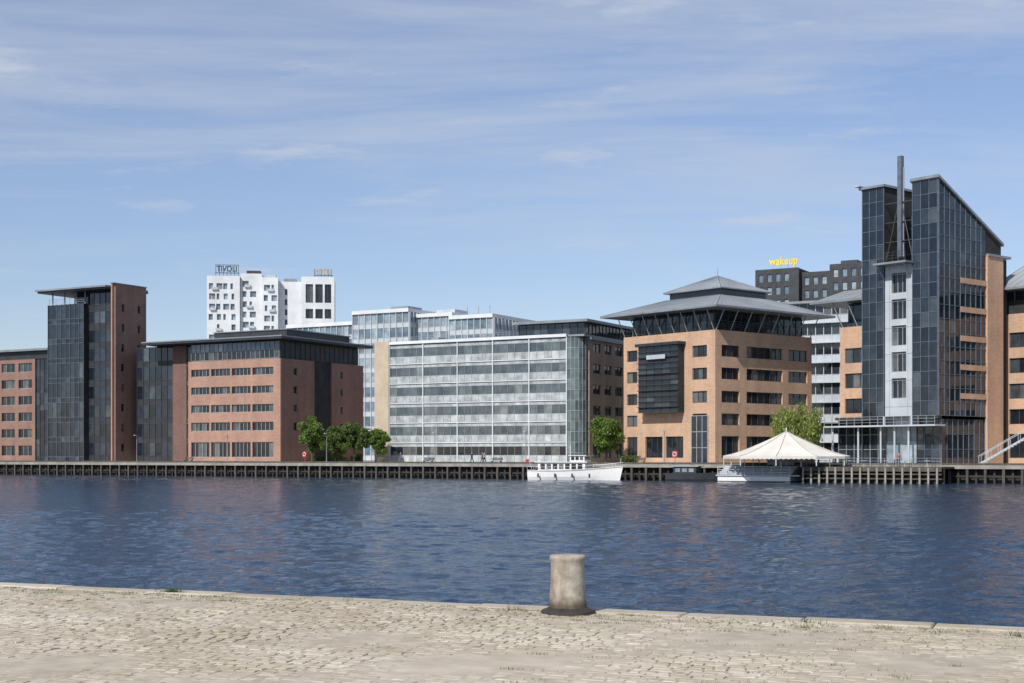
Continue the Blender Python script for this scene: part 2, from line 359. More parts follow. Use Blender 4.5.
curtain(b,'L',-11.3,0,9,8.4,38.3,1.85,[(0,1,'g_tower')],1.1,'frame_blue')
b.box('slab_cap','grey_metal',-11.7,-7.8,-.4,9.3,38.3,38.6)
b.box('slab_cap','white_dim',-12.1,-11.3,-.9,3,38.7,38.85)
b.box('recess_core','core',-8.0,-3.7,3.2,9,8.4,34.5)
curtain(b,'F',3.2,-8.0,-3.7,27.9,34.5,1.65,[(0,1,'g_tower')],1.05,'frame_blue')
b.box('core','core',-8.0,-3.7,.8,3.2,8.4,27.8)
winwall(b,'F',.5,-7.9,-3.75,8.4,27.9,[(10.7+i*3.4,13.3+i*3.4) for i in range(5)],[(-6.9,-4.7)],'white_dim',dep=.45,mull=.75,fr='frame_grey')
for i in range(6): b.fbox('panel_joints','frame_grey','F',.05,-7.9,-3.75,.0,.02,9.6+i*3.4,9.66+i*3.4)
for x in (-7.2,-4.45): b.fbox('panel_joints','frame_grey','F',.05,x-.03,x+.03,.0,.02,8.5,27.8)
b.box('balcony','grey_metal',-8.4,-3.5,-1.9,.4,27.9,28.15)
railing(b,'frame_dark',(-8.3,-1.8,28.15),(-3.6,-1.8,28.15),1.2,.8,.035)
for x in (-8,-4): b.rod('balcony_struts','frame_grey',(x,-1.7,27.9),(x,.05,26.2),.08)
for z in (31,33.5,36): 
    b.rod('crown_frame','frame_dark',(-8,.3,z),(-3.7,.3,z),.08)
b.rod('crown_frame','frame_dark',(-8,.3,28.2),(-6,.3,36),.08); b.rod('crown_frame','frame_dark',(-3.8,.3,28.2),(-5.6,.3,36),.08)
b.box('mast','frame_blue',-6.15,-5.55,.2,.8,29,42.0)
b.rod('mast','grey_metal',(-5.4,.5,29),(-5.4,.5,40.5),.1)
# glazed atrium base behind slim columns, with gallery balcony
b.box('podium_core','core',-15.8,-.2,.9,10.8,G0,8.0)
curtain(b,'F',.9,-15.8,-8.2,G0,8.0,1.9,[(0,1,'g_tower')],1.2,'frame_grey')
curtain(b,'F',.9,-8.2,-3.6,G0,8.0,2.9,[(0,1,'g_blue')],1.15,'white_dim')
curtain(b,'F',.9,-3.6,-.2,G0,8.0,1.9,[(0,1,'g_tower')],1.13,'frame_blue')
curtain(b,'R',-.2,.9,10.8,G0,8.0,1.9,[(0,1,'g_tower')],1.2,'frame_blue')
b.box('gallery_deck','white_dim',-16.5,.6,-1.6,.7,7.05,7.25)
b.box('gallery_soffit','frame_dark',-15.8,0,0,.85,8.05,8.38)
railing(b,'frame_grey',(-16.4,-1.5,7.25),(.5,-1.5,7.25),1.1,1.2,.035)
for x in (-15.5,-11.4,-7.9,-5.8,-3.7):
    b.rod('columns','white_dim',(x,-.9,G0),(x,-.9,7.05),.13,n=12)
for x in (-7.9,-3.75): b.rod('columns','white_dim',(x,-.2,7.25),(x,-.2,8.4),.13,n=12)
b.box('wing_core','core',-16.6,-11.4,2.6,14,8,20.6)
winwall(b,'F',2.6,-16.6,-11.35,8.0,20.7,[(9.0,11.0),(12.4,14.4),(15.8,17.8)],[(-15.9,-12.4)],'brick_orange',mull=1.2)
b.box('wing_attic','g_tower',-16.2,-11.4,3.4,13,20.7,23.9)
winwall(b,'L',-16.6,2.6,14,8.0,20.7,[(9.0,11.0),(12.4,14.4),(15.8,17.8)],[(3.6,6),(8,12)],'brick_orange',mull=1.2)
b.box('wing_canopy','grey_metal',-20.5,-11.35,.6,15,24.0,24.3)
hip(b,'wing_roof','zinc',-20.3,-11.35,.8,15,24.3,-18,-11.35,5,15,26,8)
for x in (-16.4,-14,-11.7): b.rod('wing_struts','frame_grey',(x,2.5,20.7),(x-.6,1,24),.08,n=6)
b.done()
# ================================================================ B7 right edge block
b=Grp('orange_brick_office_block',(66.0,188,0),YB)
b.box('core','core',0,30,0,18,G0,24)
rows=[(3.0,6.2),(7.5,9.5),(10.9,12.9),(14.3,16.3),(17.7,19.7)]
winwall(b,'F',0,0,30,G0,22.2,rows,[(1+i*5.6,5.2+i*5.6) for i in range(5)],'brick_orange',mull=1.3)
curtain(b,'F',.5,0,30,22.3,25.2,2.9,[(0,.4,'g_dark'),(.4,1,'g_tower')],1.4,'frame_grey')
b.box('core','core',0,30,.5,18,24,25.3)
b.box('eaves','grey_metal',-1.5,32,-2,20,25.3,25.6)
hip(b,'roof','zinc',-1.3,32,-1.8,20,25.6,3,28,6,12,31.0,26)
b.done()
# external stair
b=Grp('external_steel_staircase',(56.5,169.5,0),YQ)
n=22
for i in range(n):
    x=i*.38; z=G0+.05+i*.23
    b.box('treads','white_dim',x,x+.36,0,1.6,z,z+.06)
for y in (0,1.6):
    b.rod('stringers','white_dim',(-.2,y,G0-.02),(n*.38,y,G0+n*.23),.11,n=4)
    b.rod('handrail','white_dim',(-.1,y,G0+1.05),(n*.38,y,G0+n*.23+1.05),.045,n=4)
    for i in range(0,n,3): b.rod('handrail','white_dim',(i*.38,y,G0+i*.23),(i*.38,y,G0+i*.23+1.05),.03,n=4)
zt=G0+n*.23
b.box('landing','white_dim',n*.38,n*.38+14,-.2,4,zt-.25,zt)
railing(b,'white_dim',(n*.38,-.1,zt),(n*.38+14,-.1,zt),1.05,1.2,.035)
for i in range(4):
    for y in (.2,3.6): b.rod('posts','grey_metal',(n*.38+.5+i*4,y,G0-.05),(n*.38+.5+i*4,y,zt-.25),.14)
b.done()
# ================================================================ background buildings
b=Grp('white_hotel_building',(-98,450,0),6)
hr=random.Random(5)
def hotel_rows(z1,hh=3.3):
    rows=[]; z=z1-2.4
    while z>20: rows.append((z-1.9,z)); z-=hh
    return rows
def rcols(a0,a1,pitch):
    def f(ri):
        out=[];x=a0+.5
        while x<a1-2.2:
            if hr.random()<.86:
                w_=hr.choice((.8,1.3,1.9)); o_=hr.uniform(0,.4); out.append((x+o_,min(x+o_+w_,a1-.3)))
            x+=pitch
        return out
    return f
for (x0,x1,y0,z1) in [(0,10.4,0,61.0),(10.5,17.4,1.2,62.0),(17.5,22.6,-.6,60.6)]:
    b.box('core','core',x0+.1,x1-.1,y0,y0+18,G0,z1-.3)
    winwall(b,'F',y0,x0,x1,G0,z1,hotel_rows(z1),None,'white',gl='g_blue',fr='frame_grey',dep=.6,mull=1.2,colfn=rcols(x0,x1,2.3))
    b.fbox('side_wall','white','L',x0+.1,y0,y0+18,0,.09,G0,z1-.02); b.fbox('side_wall','white','R',x1-.1,y0,y0+18,0,.09,G0,z1-.02)
    for j,(r0,r1) in enumerate(hotel_rows(z1)[:7]):
        if j%2==0:
            xx=x0+hr.uniform(.6,3.0); b.fbox('balconies','white_dim','F',y0,xx,xx+1.9,.6,1.2,r0-.2,r0+.6)
    b.box('roof','white',x0+.12,x1-.12,y0+.02,y0+18,z1-.28,z1-.1)
b.box('core','core',22.7,30,2.6,18,G0,59.4)
winwall(b,'F',2.6,22.65,30,G0,59.7,hotel_rows(59.7),[(24.6,25.4)],'white',dep=.4,mull=1)
b.box('roof','white',22.7,30,2.62,18,59.42,59.6)
b.box('core','core',30.2,40.4,-.6,17,G0,60.6)
winwall(b,'F',-.6,30.05,40.6,G0,61,[(35,39.5),(41.5,45.5),(47.5,50.6),(52.6,58.6)],[(31.4,33.8),(34.5,36.9),(37.5,39.6)],'white',gl='g_dark',dep=.6,mull=1.3)
b.fbox('side_wall','white','R',40.4,-.6,17,0,.18,G0,60.98); b.fbox('side_wall','white','L',30.2,-.6,17,0,.14,G0,60.98)
b.box('roof','white',30.1,40.5,-.55,17,60.62,60.85)
b.box('roof_plant','dark_metal',12,16.5,6,12,62,63.6); b.box('roof_plant','grey_metal',24,28,8,12,59.6,61.4); b.box('roof_plant','white_dim',18,21.5,5,9,60.5,62.2)
def sign(b,parent,text,mat,loc,size,w=1):
    cu=bpy.data.curves.new('letters','FONT'); cu.body=text; cu.size=size; cu.extrude=.12; cu.align_x='CENTER'; cu.space_character=1.05; cu.offset=.02*size
    o=bpy.data.objects.new('letters',cu); scene.collection.objects.link(o); o.parent=parent; o.location=loc; o.rotation_euler=(R(90),0,0); o.scale=(w,1,1)
    cu.materials.append(M[mat])
sign(b,b.e,'TIVOLI','dark_metal',(6.2,1,62.6),2.6,.8)
b.box('sign_frame','dark_metal',2.4,10,1.4,1.6,62.1,62.3); b.box('sign_frame','dark_metal',2.4,10,1.4,1.6,64.7,64.85)
for i in range(7): b.rod('sign_frame','dark_metal',(2.6+i*1.2,1.5,60.8),(2.6+i*1.2,1.5,64.8),.1,n=4)
sign(b,b.e,'HOTEL','gold',(37,0,62.0),2.3,.75)
b.box('sign_frame','dark_metal',34,40,.4,.6,61.6,61.8)
for i in range(6): b.rod('sign_frame','dark_metal',(34.2+i*1.1,.5,60.8),(34.2+i*1.1,.5,63.8),.1,n=4)
b.done()
b=Grp('white_glazed_office_building',(-55.4,345,0),YQ)
for (x0,x1,y0,z1) in [(0,22,0,35.4),(22,38,-3,37.4),(38,48,0,36.2),(48,59.6,-1.5,35.2)]:
    b.box('core','core',x0+.05,x1-.05,y0,y0+20,G0,z1-.4)
    curtain(b,'F',y0,x0,x1,G0,z1-.9,3.4,[(0,.32,'white_dim'),(.32,1,'g_blue')],1.7,'white_dim',.18,.3)
    if x1 in (38,59.6): curtain(b,'R',x1-.05,y0,y0+(3 if x1==38 else 20),G0,z1-.9,3.4,[(0,.32,'white_dim'),(.32,1,'g_blue')],1.7,'white_dim',.18,.3)
    b.box('roof','white',x0+.01,x1-.01,y0-.5,y0+20.3,z1-.85,z1)
b.box('roof_plant','grey_metal',28,33,4,10,37.4,38.8); b.box('roof_plant','white_dim',41,46,4,10,36.2,37.4)
for i in range(3): b.rod('antenna','frame_grey',(50+i*3,3,35.2),(50+i*3,3,37.6),.08,n=4)
b.done()
b=Grp('dark_hotel_building',(58.5,335,0),YQ)
for (x0,x1,y0,z1) in [(0,10.5,0,47.6),(10.6,18,2,46.6),(18.1,34,0,47.8)]:
    b.box('core','core',x0,x1,y0,y0+18,G0,z1-.3)
    rows=[];z=z1-1.2
    while z>18: rows.append((z-1.9,z)); z-=3.1
    cols=[];x=x0+.7
    while x<x1-1.4: cols.append((x,x+1.1)); x+=2.1
    winwall(b,'F',y0,x0,x1,G0,z1,rows,cols,'dark_metal',gl='g_blue',fr='frame_dark',dep=.3,mull=1.2)
    winwall(b,'L',x0,y0,y0+18,G0,z1,rows,[(3,4.4),(8,9.4),(13,14.4)],'dark_metal',gl='g_blue',dep=.3)
    b.box('roof','grey_metal',x0,x1,y0,y0+18,z1-.28,z1-.1)
b.box('roof_plant','dark_metal',19,23,5,10,47.7,49.2); b.box('roof_plant','grey_metal',27,31,5,10,47.7,48.8)
sign(b,b.e,'wakeup','yellow',(6.8,-.2,48.5),2.7,.8)
for i in range(4): b.rod('sign_frame','frame_grey',(4.1+i*1.8,.1,47.4),(4.1+i*1.8,.1,50),.05,n=4)
b.done()
b=Grp('banded_office_building',(43.5,245,0),YQ)
b.box('core','core',0,24,0,15,G0,29.4)
curtain(b,'F',0,0,24,G0,29.4,3.4,[(0,.4,'white_dim'),(.4,1,'g_dark')],1.4,'white_dim',.12)
for i in range(8): b.fbox('slabs','white_dim','F',0,-.3,24.3,.1,.9,G0+(i+1)*3.4-.1,G0+(i+1)*3.4+.08)
b.box('roof','grey_metal',-.8,24.8,-1.2,15.5,29.4,29.8)
b.done()
# ================================================================ land, water, quay
def sheet(name,pts,z,mat):
    me=bpy.data.meshes.new(name); me.from_pydata([(p[0],p[1],z) for p in pts],[],[tuple(range(len(pts)))]); me.materials.append(mat)
    o=bpy.data.objects.new(name,me); scene.collection.objects.link(o); return o
sheet('ground',[Q(-2500,1.2)[:2],Q(2500,1.2)[:2],Q(2500,4500)[:2],Q(-2500,4500)[:2]],2.1,M['paving'])
wm,nt,bs=nmat('harbour_water')
tc=nt.nodes.new('ShaderNodeTexCoord')
def wn(scale,stretch,detail,rough=.6,rot=14):
    mp=nt.nodes.new('ShaderNodeMapping'); mp.inputs['Scale'].default_value=stretch; mp.inputs['Rotation'].default_value=(0,0,R(rot))
    n=nt.nodes.new('ShaderNodeTexNoise'); n.inputs['Scale'].default_value=scale; n.inputs['Detail'].default_value=detail; n.inputs['Roughness'].default_value=rough
    nt.links.new(tc.outputs['Object'],mp.inputs[0]); nt.links.new(mp.outputs[0],n.inputs['Vector']); return n
a=wn(3.2,(.6,1,1),4,.65)
bp=nt.nodes.new('ShaderNodeBump'); bp.inputs['Strength'].default_value=1.0; bp.inputs['Distance'].default_value=.10
nt.links.new(a.outputs['Fac'],bp.inputs['Height']); nt.links.new(bp.outputs[0],bs.inputs['Normal'])
bs.inputs['Base Color'].default_value=(.013,.032,.066,1); bs.inputs['Roughness'].default_value=.06; bs.inputs['IOR'].default_value=1.33
wr=np.random.default_rng(44)
NR,NC=1050,430
D=12*np.exp(np.linspace(0,math.log(330/12),NR)); T=np.linspace(-.78,.78,NC)
DD,TT=np.meshgrid(D,T,indexing='ij'); X=DD*TT; Y=DD.copy(); Z=np.zeros_like(X)
sp_=DD*.0034
def lf(x,y):
    return .5+.5*np.sin(x*.031+y*.047+1.3*np.sin(y*.021+x*.013))*np.sin(y*.083-x*.024+1.7*np.sin(x*.05))
gust=.55+.6*lf(X,Y)
for lam0,lam1,cnt,slope in ((.35,.8,22,.029),(.8,1.8,18,.029),(1.8,4.5,12,.018),(5,11,6,.006)):
    for i in range(cnt):
        lam=lam0*(lam1/lam0)**wr.random(); th=R(-100)+wr.normal()*.6
        k=2*math.pi/lam; kx,ky=k*math.cos(th),k*math.sin(th); ph=wr.random()*6.283
        att=np.clip((lam/sp_-1.6)/1.6,0,1)
        p=kx*X+ky*Y+ph+ .6*np.sin(.11*X*wr.random()+.09*Y+ph)
        s_=np.sin(p); Z+=att*slope/k*(s_+.25*np.cos(2*p))
Z*=gust
Z=np.clip(Z,-.12,.14)
nv=NR*NC
co_=np.empty((nv+4,3)); co_[:nv,0]=X.ravel(); co_[:nv,1]=Y.ravel(); co_[:nv,2]=Z.ravel()
co_[nv:]=[(-4000,-500,-.2),(4000,-500,-.2),(4000,5000,-.2),(-4000,5000,-.2)]
ii=(np.arange(NR-1)[:,None]*NC+np.arange(NC-1)[None,:]).ravel()
quads=np.stack([ii,ii+1,ii+NC+1,ii+NC],1); quads=np.vstack([quads,[[nv,nv+1,nv+2,nv+3]]])
me=bpy.data.meshes.new('water'); me.vertices.add(nv+4); me.vertices.foreach_set('co',co_.ravel())
nq=len(quads); me.loops.add(nq*4); me.loops.foreach_set('vertex_index',quads.ravel().astype(np.int32))
me.polygons.add(nq); me.polygons.foreach_set('loop_start',np.arange(0,nq*4,4,dtype=np.int32))
try: me.polygons.foreach_set('loop_total',np.full(nq,4,dtype=np.int32))
except Exception: pass
me.update(calc_edges=True); me.validate(); me.polygons.foreach_set('use_smooth',np.ones(len(me.polygons),dtype=bool)); me.materials.append(wm)
o=bpy.data.objects.new('water',me); scene.collection.objects.link(o)
b=Grp('harbour_quay_wall',Q(0,0),YQ)
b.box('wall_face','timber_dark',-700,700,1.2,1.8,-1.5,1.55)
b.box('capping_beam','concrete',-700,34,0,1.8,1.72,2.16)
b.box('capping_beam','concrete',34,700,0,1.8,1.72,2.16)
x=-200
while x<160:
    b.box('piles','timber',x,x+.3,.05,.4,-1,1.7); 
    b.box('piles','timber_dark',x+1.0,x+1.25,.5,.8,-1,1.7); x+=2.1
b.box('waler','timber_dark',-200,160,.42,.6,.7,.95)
b.box('kerb','timber',-200,160,.1,.4,2.16,2.42)
b.done()
b=Grp('timber_deck_pier',Q(33.6,-7),YQ)
b.box('deck','timber',11,27.6,0,6.9,1.75,1.98)
b.box('fascia','timber',11,27.6,-.1,-.02,1.45,2.0)
x=11
while x<27.7:
    b.box('piles','concrete',x,x+.22,-.25,-.11,-.8,1.9); b.box('piles','timber_dark',x+.5,x+.75,.8,1.05,-.8,1.74); x+=1.0
b.box('back_wall','timber_dark',11,27.6,1.6,1.8,-.8,1.74)
for z in (.5,1.05): b.box('walers','timber',11,27.6,-.09,.05,z,z+.16)
railing(b,'frame_grey',(11,.2,1.98),(27.5,.2,1.98),1.05,1.6,.03)
for (x,y) in ((13,3),(15.4,4.4),(17.8,2.6),(20.2,4.2),(22.6,3),(25,4.4)):
    b.rod('cafe_tables','white_dim',(x,y,1.98),(x,y,2.7),.04,n=6); b.rod('cafe_tables','white_dim',(x,y,2.7),(x,y,2.74),.4,n=12)
    for dx in (-.7,.7):
        b.box('cafe_chairs','dark_metal',x+dx-.2,x+dx+.2,y-.2,y+.2,2.4,2.45); b.box('cafe_chairs','dark_metal',x+dx*1.3-.02,x+dx*1.3+.02,y-.2,y+.2,2.45,2.85)
        for ex in (-.17,.17):
            for ey in (-.17,.17): b.rod('cafe_chairs','dark_metal',(x+dx+ex,y+ey,1.98),(x+dx+ex,y+ey,2.4),.02,n=4)
b.done()
b=Grp('white_floating_pontoon',Q(33.6,-7),YQ)
b.box('hull','white_paint',0,9.4,0,6.9,-.3,.75)
b.box('hull_band','timber_dark',-.03,9.43,-.03,6.9,.05,.16)
b.box('deck','white_dim',-.2,10.6,-.15,6.9,.78,.92)
for i in range(5): b.box('deck_steps','white_dim',-.1,9.4,.5+i*.6,6.9,.95+i*.22,1.13+i*.22)
railing(b,'white',(0,.05,.92),(9.4,.05,.92),1.0,1.1,.035)
b.done()
def tent(name,loc,yaw,r,ze,zp,n=8):
    g=Grp(name,loc,yaw); rings=7
    vs=[];fs=[]
    prof=[]
    for j in range(rings+1):
        f=j/rings; prof.append((r*(1-f)+.12*f, ze+(zp-ze)*(f**1.3)))
    m=n*2
    for (rr,z) in prof:
        for i in range(m):
            a=2*math.pi*i/m+math.pi/n; q=1 if i%2==0 else math.cos(math.pi/n)*.985
            vs.append((rr*q*math.cos(a),rr*q*math.sin(a),z))
    for j in range(rings):
        for i in range(m): fs.append((j*m+i,j*m+(i+1)%m,(j+1)*m+(i+1)%m,(j+1)*m+i))
    g.add('canopy','tent',vs,fs)
    for i in range(n):
        a=2*math.pi*(2*i)/m+math.pi/n
        for j in range(rings):
            p=prof[j];q=prof[j+1]
            g.rod('canopy_seams','tent_grey',(p[0]*math.cos(a),p[0]*math.sin(a),p[1]+.03),(q[0]*math.cos(a),q[0]*math.sin(a),q[1]+.03),.05,n=4)
        g.rod('poles','white',((r-.1)*math.cos(a),(r-.1)*math.sin(a),G0-.1),((r-.1)*math.cos(a),(r-.1)*math.sin(a),ze),.06)
        a2=a+2*math.pi/n
        A=Vector((r*math.cos(a),r*math.sin(a),ze));B_=Vector((r*math.cos(a2),r*math.sin(a2),ze))
        ns=8
        for k in range(ns):
            P=A.lerp(B_,k/ns);Q_=A.lerp(B_,(k+1)/ns);Mi=(P+Q_)/2
            g.add('valance','tent',[tuple(P),tuple(Q_),tuple(Q_-Vector((0,0,.28))),tuple(Mi-Vector((0,0,.38))),tuple(P-Vector((0,0,.28)))],[(0,1,2,3,4)])
    g.rod('centre_pole','white',(0,0,G0-.1),(0,0,zp+.5),.08)
    return g
g=tent('pavilion_tent',(34.4,175.6,0),-20,7.9,3.25,6.3,10)
for i in range(14):
    a=R(i*27); rr=2.5+ (i%3)*1.6; x,y=rr*math.cos(a),rr*math.sin(a)
    g.rod('tables','white',(x,y,1.95),(x,y,2.7),.05); g.rod('tables','white',(x,y,2.7),(x,y,2.74),.45,n=12)
g.box('bar_counter','white',-3,3,3.5,4.2,1.98,3.0)
g.done()
b=Grp('tent_deck',Q(33.6,-7),YQ); b.box('deck','timber',.5,11,3.6,8.4,2.03,2.12); b.done()
# boat
def hull(g,L,Bm,f0,f1,mat,mat2,keel=-.5,n=24,stern=.75):
    vs=[];fs=[];k=7
    for i in range(n+1):
        f=i/n; x=L*f
        wd=Bm/2*(stern+(1-stern)*min(1,f/.3)) if f<.3 else Bm/2*(1-((f-.3)/.7)**2.6)
        wd=max(wd,.02)
        sh=f0+(f1-f0)*f**2.2+.12*(1-f)**3
        for s_,zz in ((-1,1),(-.96,.5),(-.8,.12),(0,0),(.8,.12),(.96,.5),(1,1)):
            fl=1 if zz==1 else (1-.25*f*(1-zz))
            vs.append((x+ (.6*zz*f**6),s_*wd*fl,keel+(sh-keel)*zz))
    for i in range(n):
        for j in range(k-1): fs.append((i*k+j,i*k+j+1,(i+1)*k+j+1,(i+1)*k+j))
    fs.append(tuple(range(k))); 
    g.add('hull',mat,vs,fs)
    dk=[];df=[]
    for i in range(n+1):
        for j in (0,6):
            v=vs[i*k+j]; dk.append((v[0],v[1]*.97,v[2]-.15))
    for i in range(n): df.append((2*i,2*i+1,2*i+3,2*i+2))
    g.add('deck',mat2,dk,df)
    return vs,k
g=Grp('white_passenger_boat',Q(4.9,-3.2),YQ)
vs,k=hull(g,13.3,3.4,1.25,1.95,'white_paint','timber')
for i in range(24):
    for j in (0,6):
        p=Vector(vs[i*k+j]);q=Vector(vs[(i+1)*k+j]); g.rod('rubbing_strake','frame_grey',p-Vector((0,0,.1)),q-Vector((0,0,.1)),.05,n=4)
        g.rod('rail','white',p+Vector((0,0,.45)),q+Vector((0,0,.45)),.025,n=4)
        if i%2==0: g.rod('rail','white',p,p+Vector((0,0,.45)),.02,n=4)
g.box('cabin','white_paint',1.6,8.8,-1.15,1.15,1.1,2.35)
g.box('cabin_roof','white_paint',1.2,9.2,-1.35,1.35,2.38,2.48)
for i in range(7):
    for s_ in (-1,1): g.box('cabin_windows','g_dark',2.0+i*.95,2.7+i*.95,s_*1.12,s_*1.18,1.5,2.2)
g.box('wheelhouse','white_paint',6.4,8.6,-.95,.95,2.48,3.3); g.box('wheelhouse_roof','white_paint',6.2,8.9,-1.1,1.1,3.3,3.38)
for i in range(3): g.box('wheelhouse_windows','g_dark',6.6+i*.66,7.1+i*.66,-.98,-.93,2.7,3.2)
g.box('wheelhouse_windows','g_dark',8.58,8.63,-.75,.75,2.75,3.15)
g.rod('mast','white',(6,0,2.48),(6,0,4.7),.05); g.rod('jackstaff','white',(13.4,0,1.9),(13.6,0,2.9),.03)
g.rod('flagstaff','white',(.1,0,1.3),(-.5,0,3.0),.03); g.add('flag','red_paint',[(-.45,0,2.9),(-1.0,.1,2.75),(-.95,.05,2.35),(-.3,0,2.5)],[(0,1,2,3)])
g.box('bench','timber',.4,1.1,-1,1,1.15,1.5)
for i in range(4): g.rod('fenders','dark_metal',(2+i*2.6,-1.85,.9),(2+i*2.6,-1.85,.35),.12)
g.done()
g=Grp('moored_barge',Q(25.2,-2.8),YQ)
hull(g,8,2.8,.95,1.25,'dark_metal','timber',stern=.9)
g.box('cabin','dark_metal',1.0,4.2,-.9,.9,.7,1.9); g.box('cabin_roof','white_dim',.8,4.5,-1.05,1.05,1.9,1.98)
for i in range(3): g.box('cabin_windows','g_blue',1.3+i*.95,1.95+i*.95,-.93,-.88,1.2,1.65)
g.done()
# ================================================================ trees
def leafmat(name,cs):
    m,nt,b=nmat(name); g=nt.nodes.new('ShaderNodeNewGeometry')
    r=ramp(nt,[(i/(len(cs)-1),c) for i,c in enumerate(cs)]); nt.links.new(g.outputs['Random Per Island'],r.inputs['Fac'])
    nt.links.new(r.outputs['Color'],b.inputs['Base Color']); b.inputs['Roughness'].default_value=.55
    tr=nt.nodes.new('ShaderNodeBsdfTranslucent'); nt.links.new(r.outputs['Color'],tr.inputs['Color'])
    mx=nt.nodes.new('ShaderNodeMixShader'); mx.inputs[0].default_value=.4
    out=nt.nodes['Material Output']; nt.links.new(b.outputs[0],mx.inputs[1]); nt.links.new(tr.outputs[0],mx.inputs[2]); nt.links.new(mx.outputs[0],out.inputs['Surface'])
    return m
M['leaf']=leafmat('green_foliage',[(.09,.15,.025),(.14,.21,.04),(.19,.27,.06)])
M['leaf_dark']=leafmat('dark_green_foliage',[(.06,.10,.02),(.10,.15,.032),(.14,.20,.05)])
M['leaf_willow']=leafmat('willow_foliage',[(.16,.21,.05),(.23,.28,.07),(.30,.34,.10)])
M['bark']=surf('tree_bark',(.06,.045,.03),(.12,.09,.065),4,.9,bump=.5)
def leaves(centres,radii,nper,size,rg,droop=0):
    vs=[];
    for c,rad in zip(centres,radii):
        d=rg.normal(size=(nper,3)); d/=np.linalg.norm(d,axis=1)[:,None]
        rr=rad*rg.random(nper)**.45
        p=np.array(c)+d*rr[:,None]*np.array([1,1,.8])
        if droop: p[:,2]-=rg.random(nper)**1.5*droop
        n1=rg.normal(size=(nper,3)); n1/=np.linalg.norm(n1,axis=1)[:,None]
        n2=np.cross(n1,rg.normal(size=(nper,3))); n2/=np.linalg.norm(n2,axis=1)[:,None]
        s=size*(.6+.8*rg.random(nper))[:,None]
        n1=n1*s*.5; n2=n2*s
        if droop: n2=n2*.5; n2[:,2]-=size*.7
        quad=np.stack([p-n2,p+n1,p+n2,p-n1],1); vs.append(quad.reshape(-1,3))
    v=np.concatenate(vs); f=[(i,i+1,i+2,i+3) for i in range(0,len(v),4)]
    return v.tolist(),f
def tree(name,loc,w,h,mat,seed,willow=False,nclump=46,nper=170,size=.2):
    rg=np.random.default_rng(seed); g=Grp(name,loc,0)
    tb=h*.2; cz=(tb+h)/2; rz=(h-tb)/2*.95
    cs=[];rd=[]
    while len(cs)<nclump:
        d=rg.normal(size=3); d/=np.linalg.norm(d); r=rg.random()**.4
        p=np.array([d[0]*w/2*.82*r,d[1]*w/2*.82*r,cz+d[2]*rz*.88*r])
        cs.append(p); rd.append(w*(.10+.07*rg.random()))
    v,f=leaves(cs,rd,nper,size,rg,droop=h*.24 if willow else 0)
    g.add('foliage',mat,v,f)
    g.rod('trunk','bark',(0,0,-.1),(.05,.05,tb*1.1),h*.022,h*.016,10)
    g.rod('trunk','bark',(.05,.05,tb*1.1),(.0,.1,h*.75),h*.016,h*.004,8)
    for c in cs[::2]:
        z0=min(c[2]-.2,tb+rg.random()*h*.3); g.rod('limbs','bark',(.03,.05,z0),tuple(c),h*.008,h*.002,6)
    g.done()
tree('street_tree',Q(-40.0,6,2.1),5.8,7.4,'leaf',1)
tree('street_tree',Q(-36.2,7,2.1),5.4,6.0,'leaf_dark',2)
tree('street_tree',Q(-32.2,6.5,2.1),6.2,6.8,'leaf_dark',3)
tree('street_tree',Q(-28.8,8,2.1),4.4,5.6,'leaf',6)
tree('street_tree',Q(11.4,7,2.1),5.6,6.9,'leaf',4)
tree('willow_tree',(38.0,186,2.1),7.8,9.0,'leaf_willow',5,True,52,240,.2)
def shrub(name,loc,w,h,seed,mat='leaf_dark'):
    rg=np.random.default_rng(seed); g=Grp(name,loc,0)
    cs=[np.array([rg.uniform(-w/2,w/2),rg.uniform(-.5,.5),h*rg.uniform(.25,.7)]) for _ in range(10)]
    v,f=leaves(cs,[h*.35]*10,120,.14,rg); g.add('foliage',mat,v,f)
    for c in cs[:5]: g.rod('stems','bark',(c[0]*.6,0,-.02),tuple(c),.03,.01,5)
    g.done()
shrub('shrub',Q(-34.5,8.5,2.1),5,1.7,11); shrub('shrub',Q(-39.5,9,2.1),4,1.5,12); shrub('shrub',Q(14.2,9,2.1),2.4,1.4,13)
g=Grp('distant_tree_line',(0,0,2.1),0)
rg=np.random.default_rng(20); cs=[];rd=[]
for i in range(150):
    x=-700+i*10+rg.uniform(-4,4); cs.append(np.array([x,800+rg.uniform(-30,30),6+rg.uniform(-2,4)])); rd.append(rg.uniform(6,9))
v,f=leaves(cs,rd,60,2.2,rg); g.add('foliage','leaf_dark',v,f); g.done()
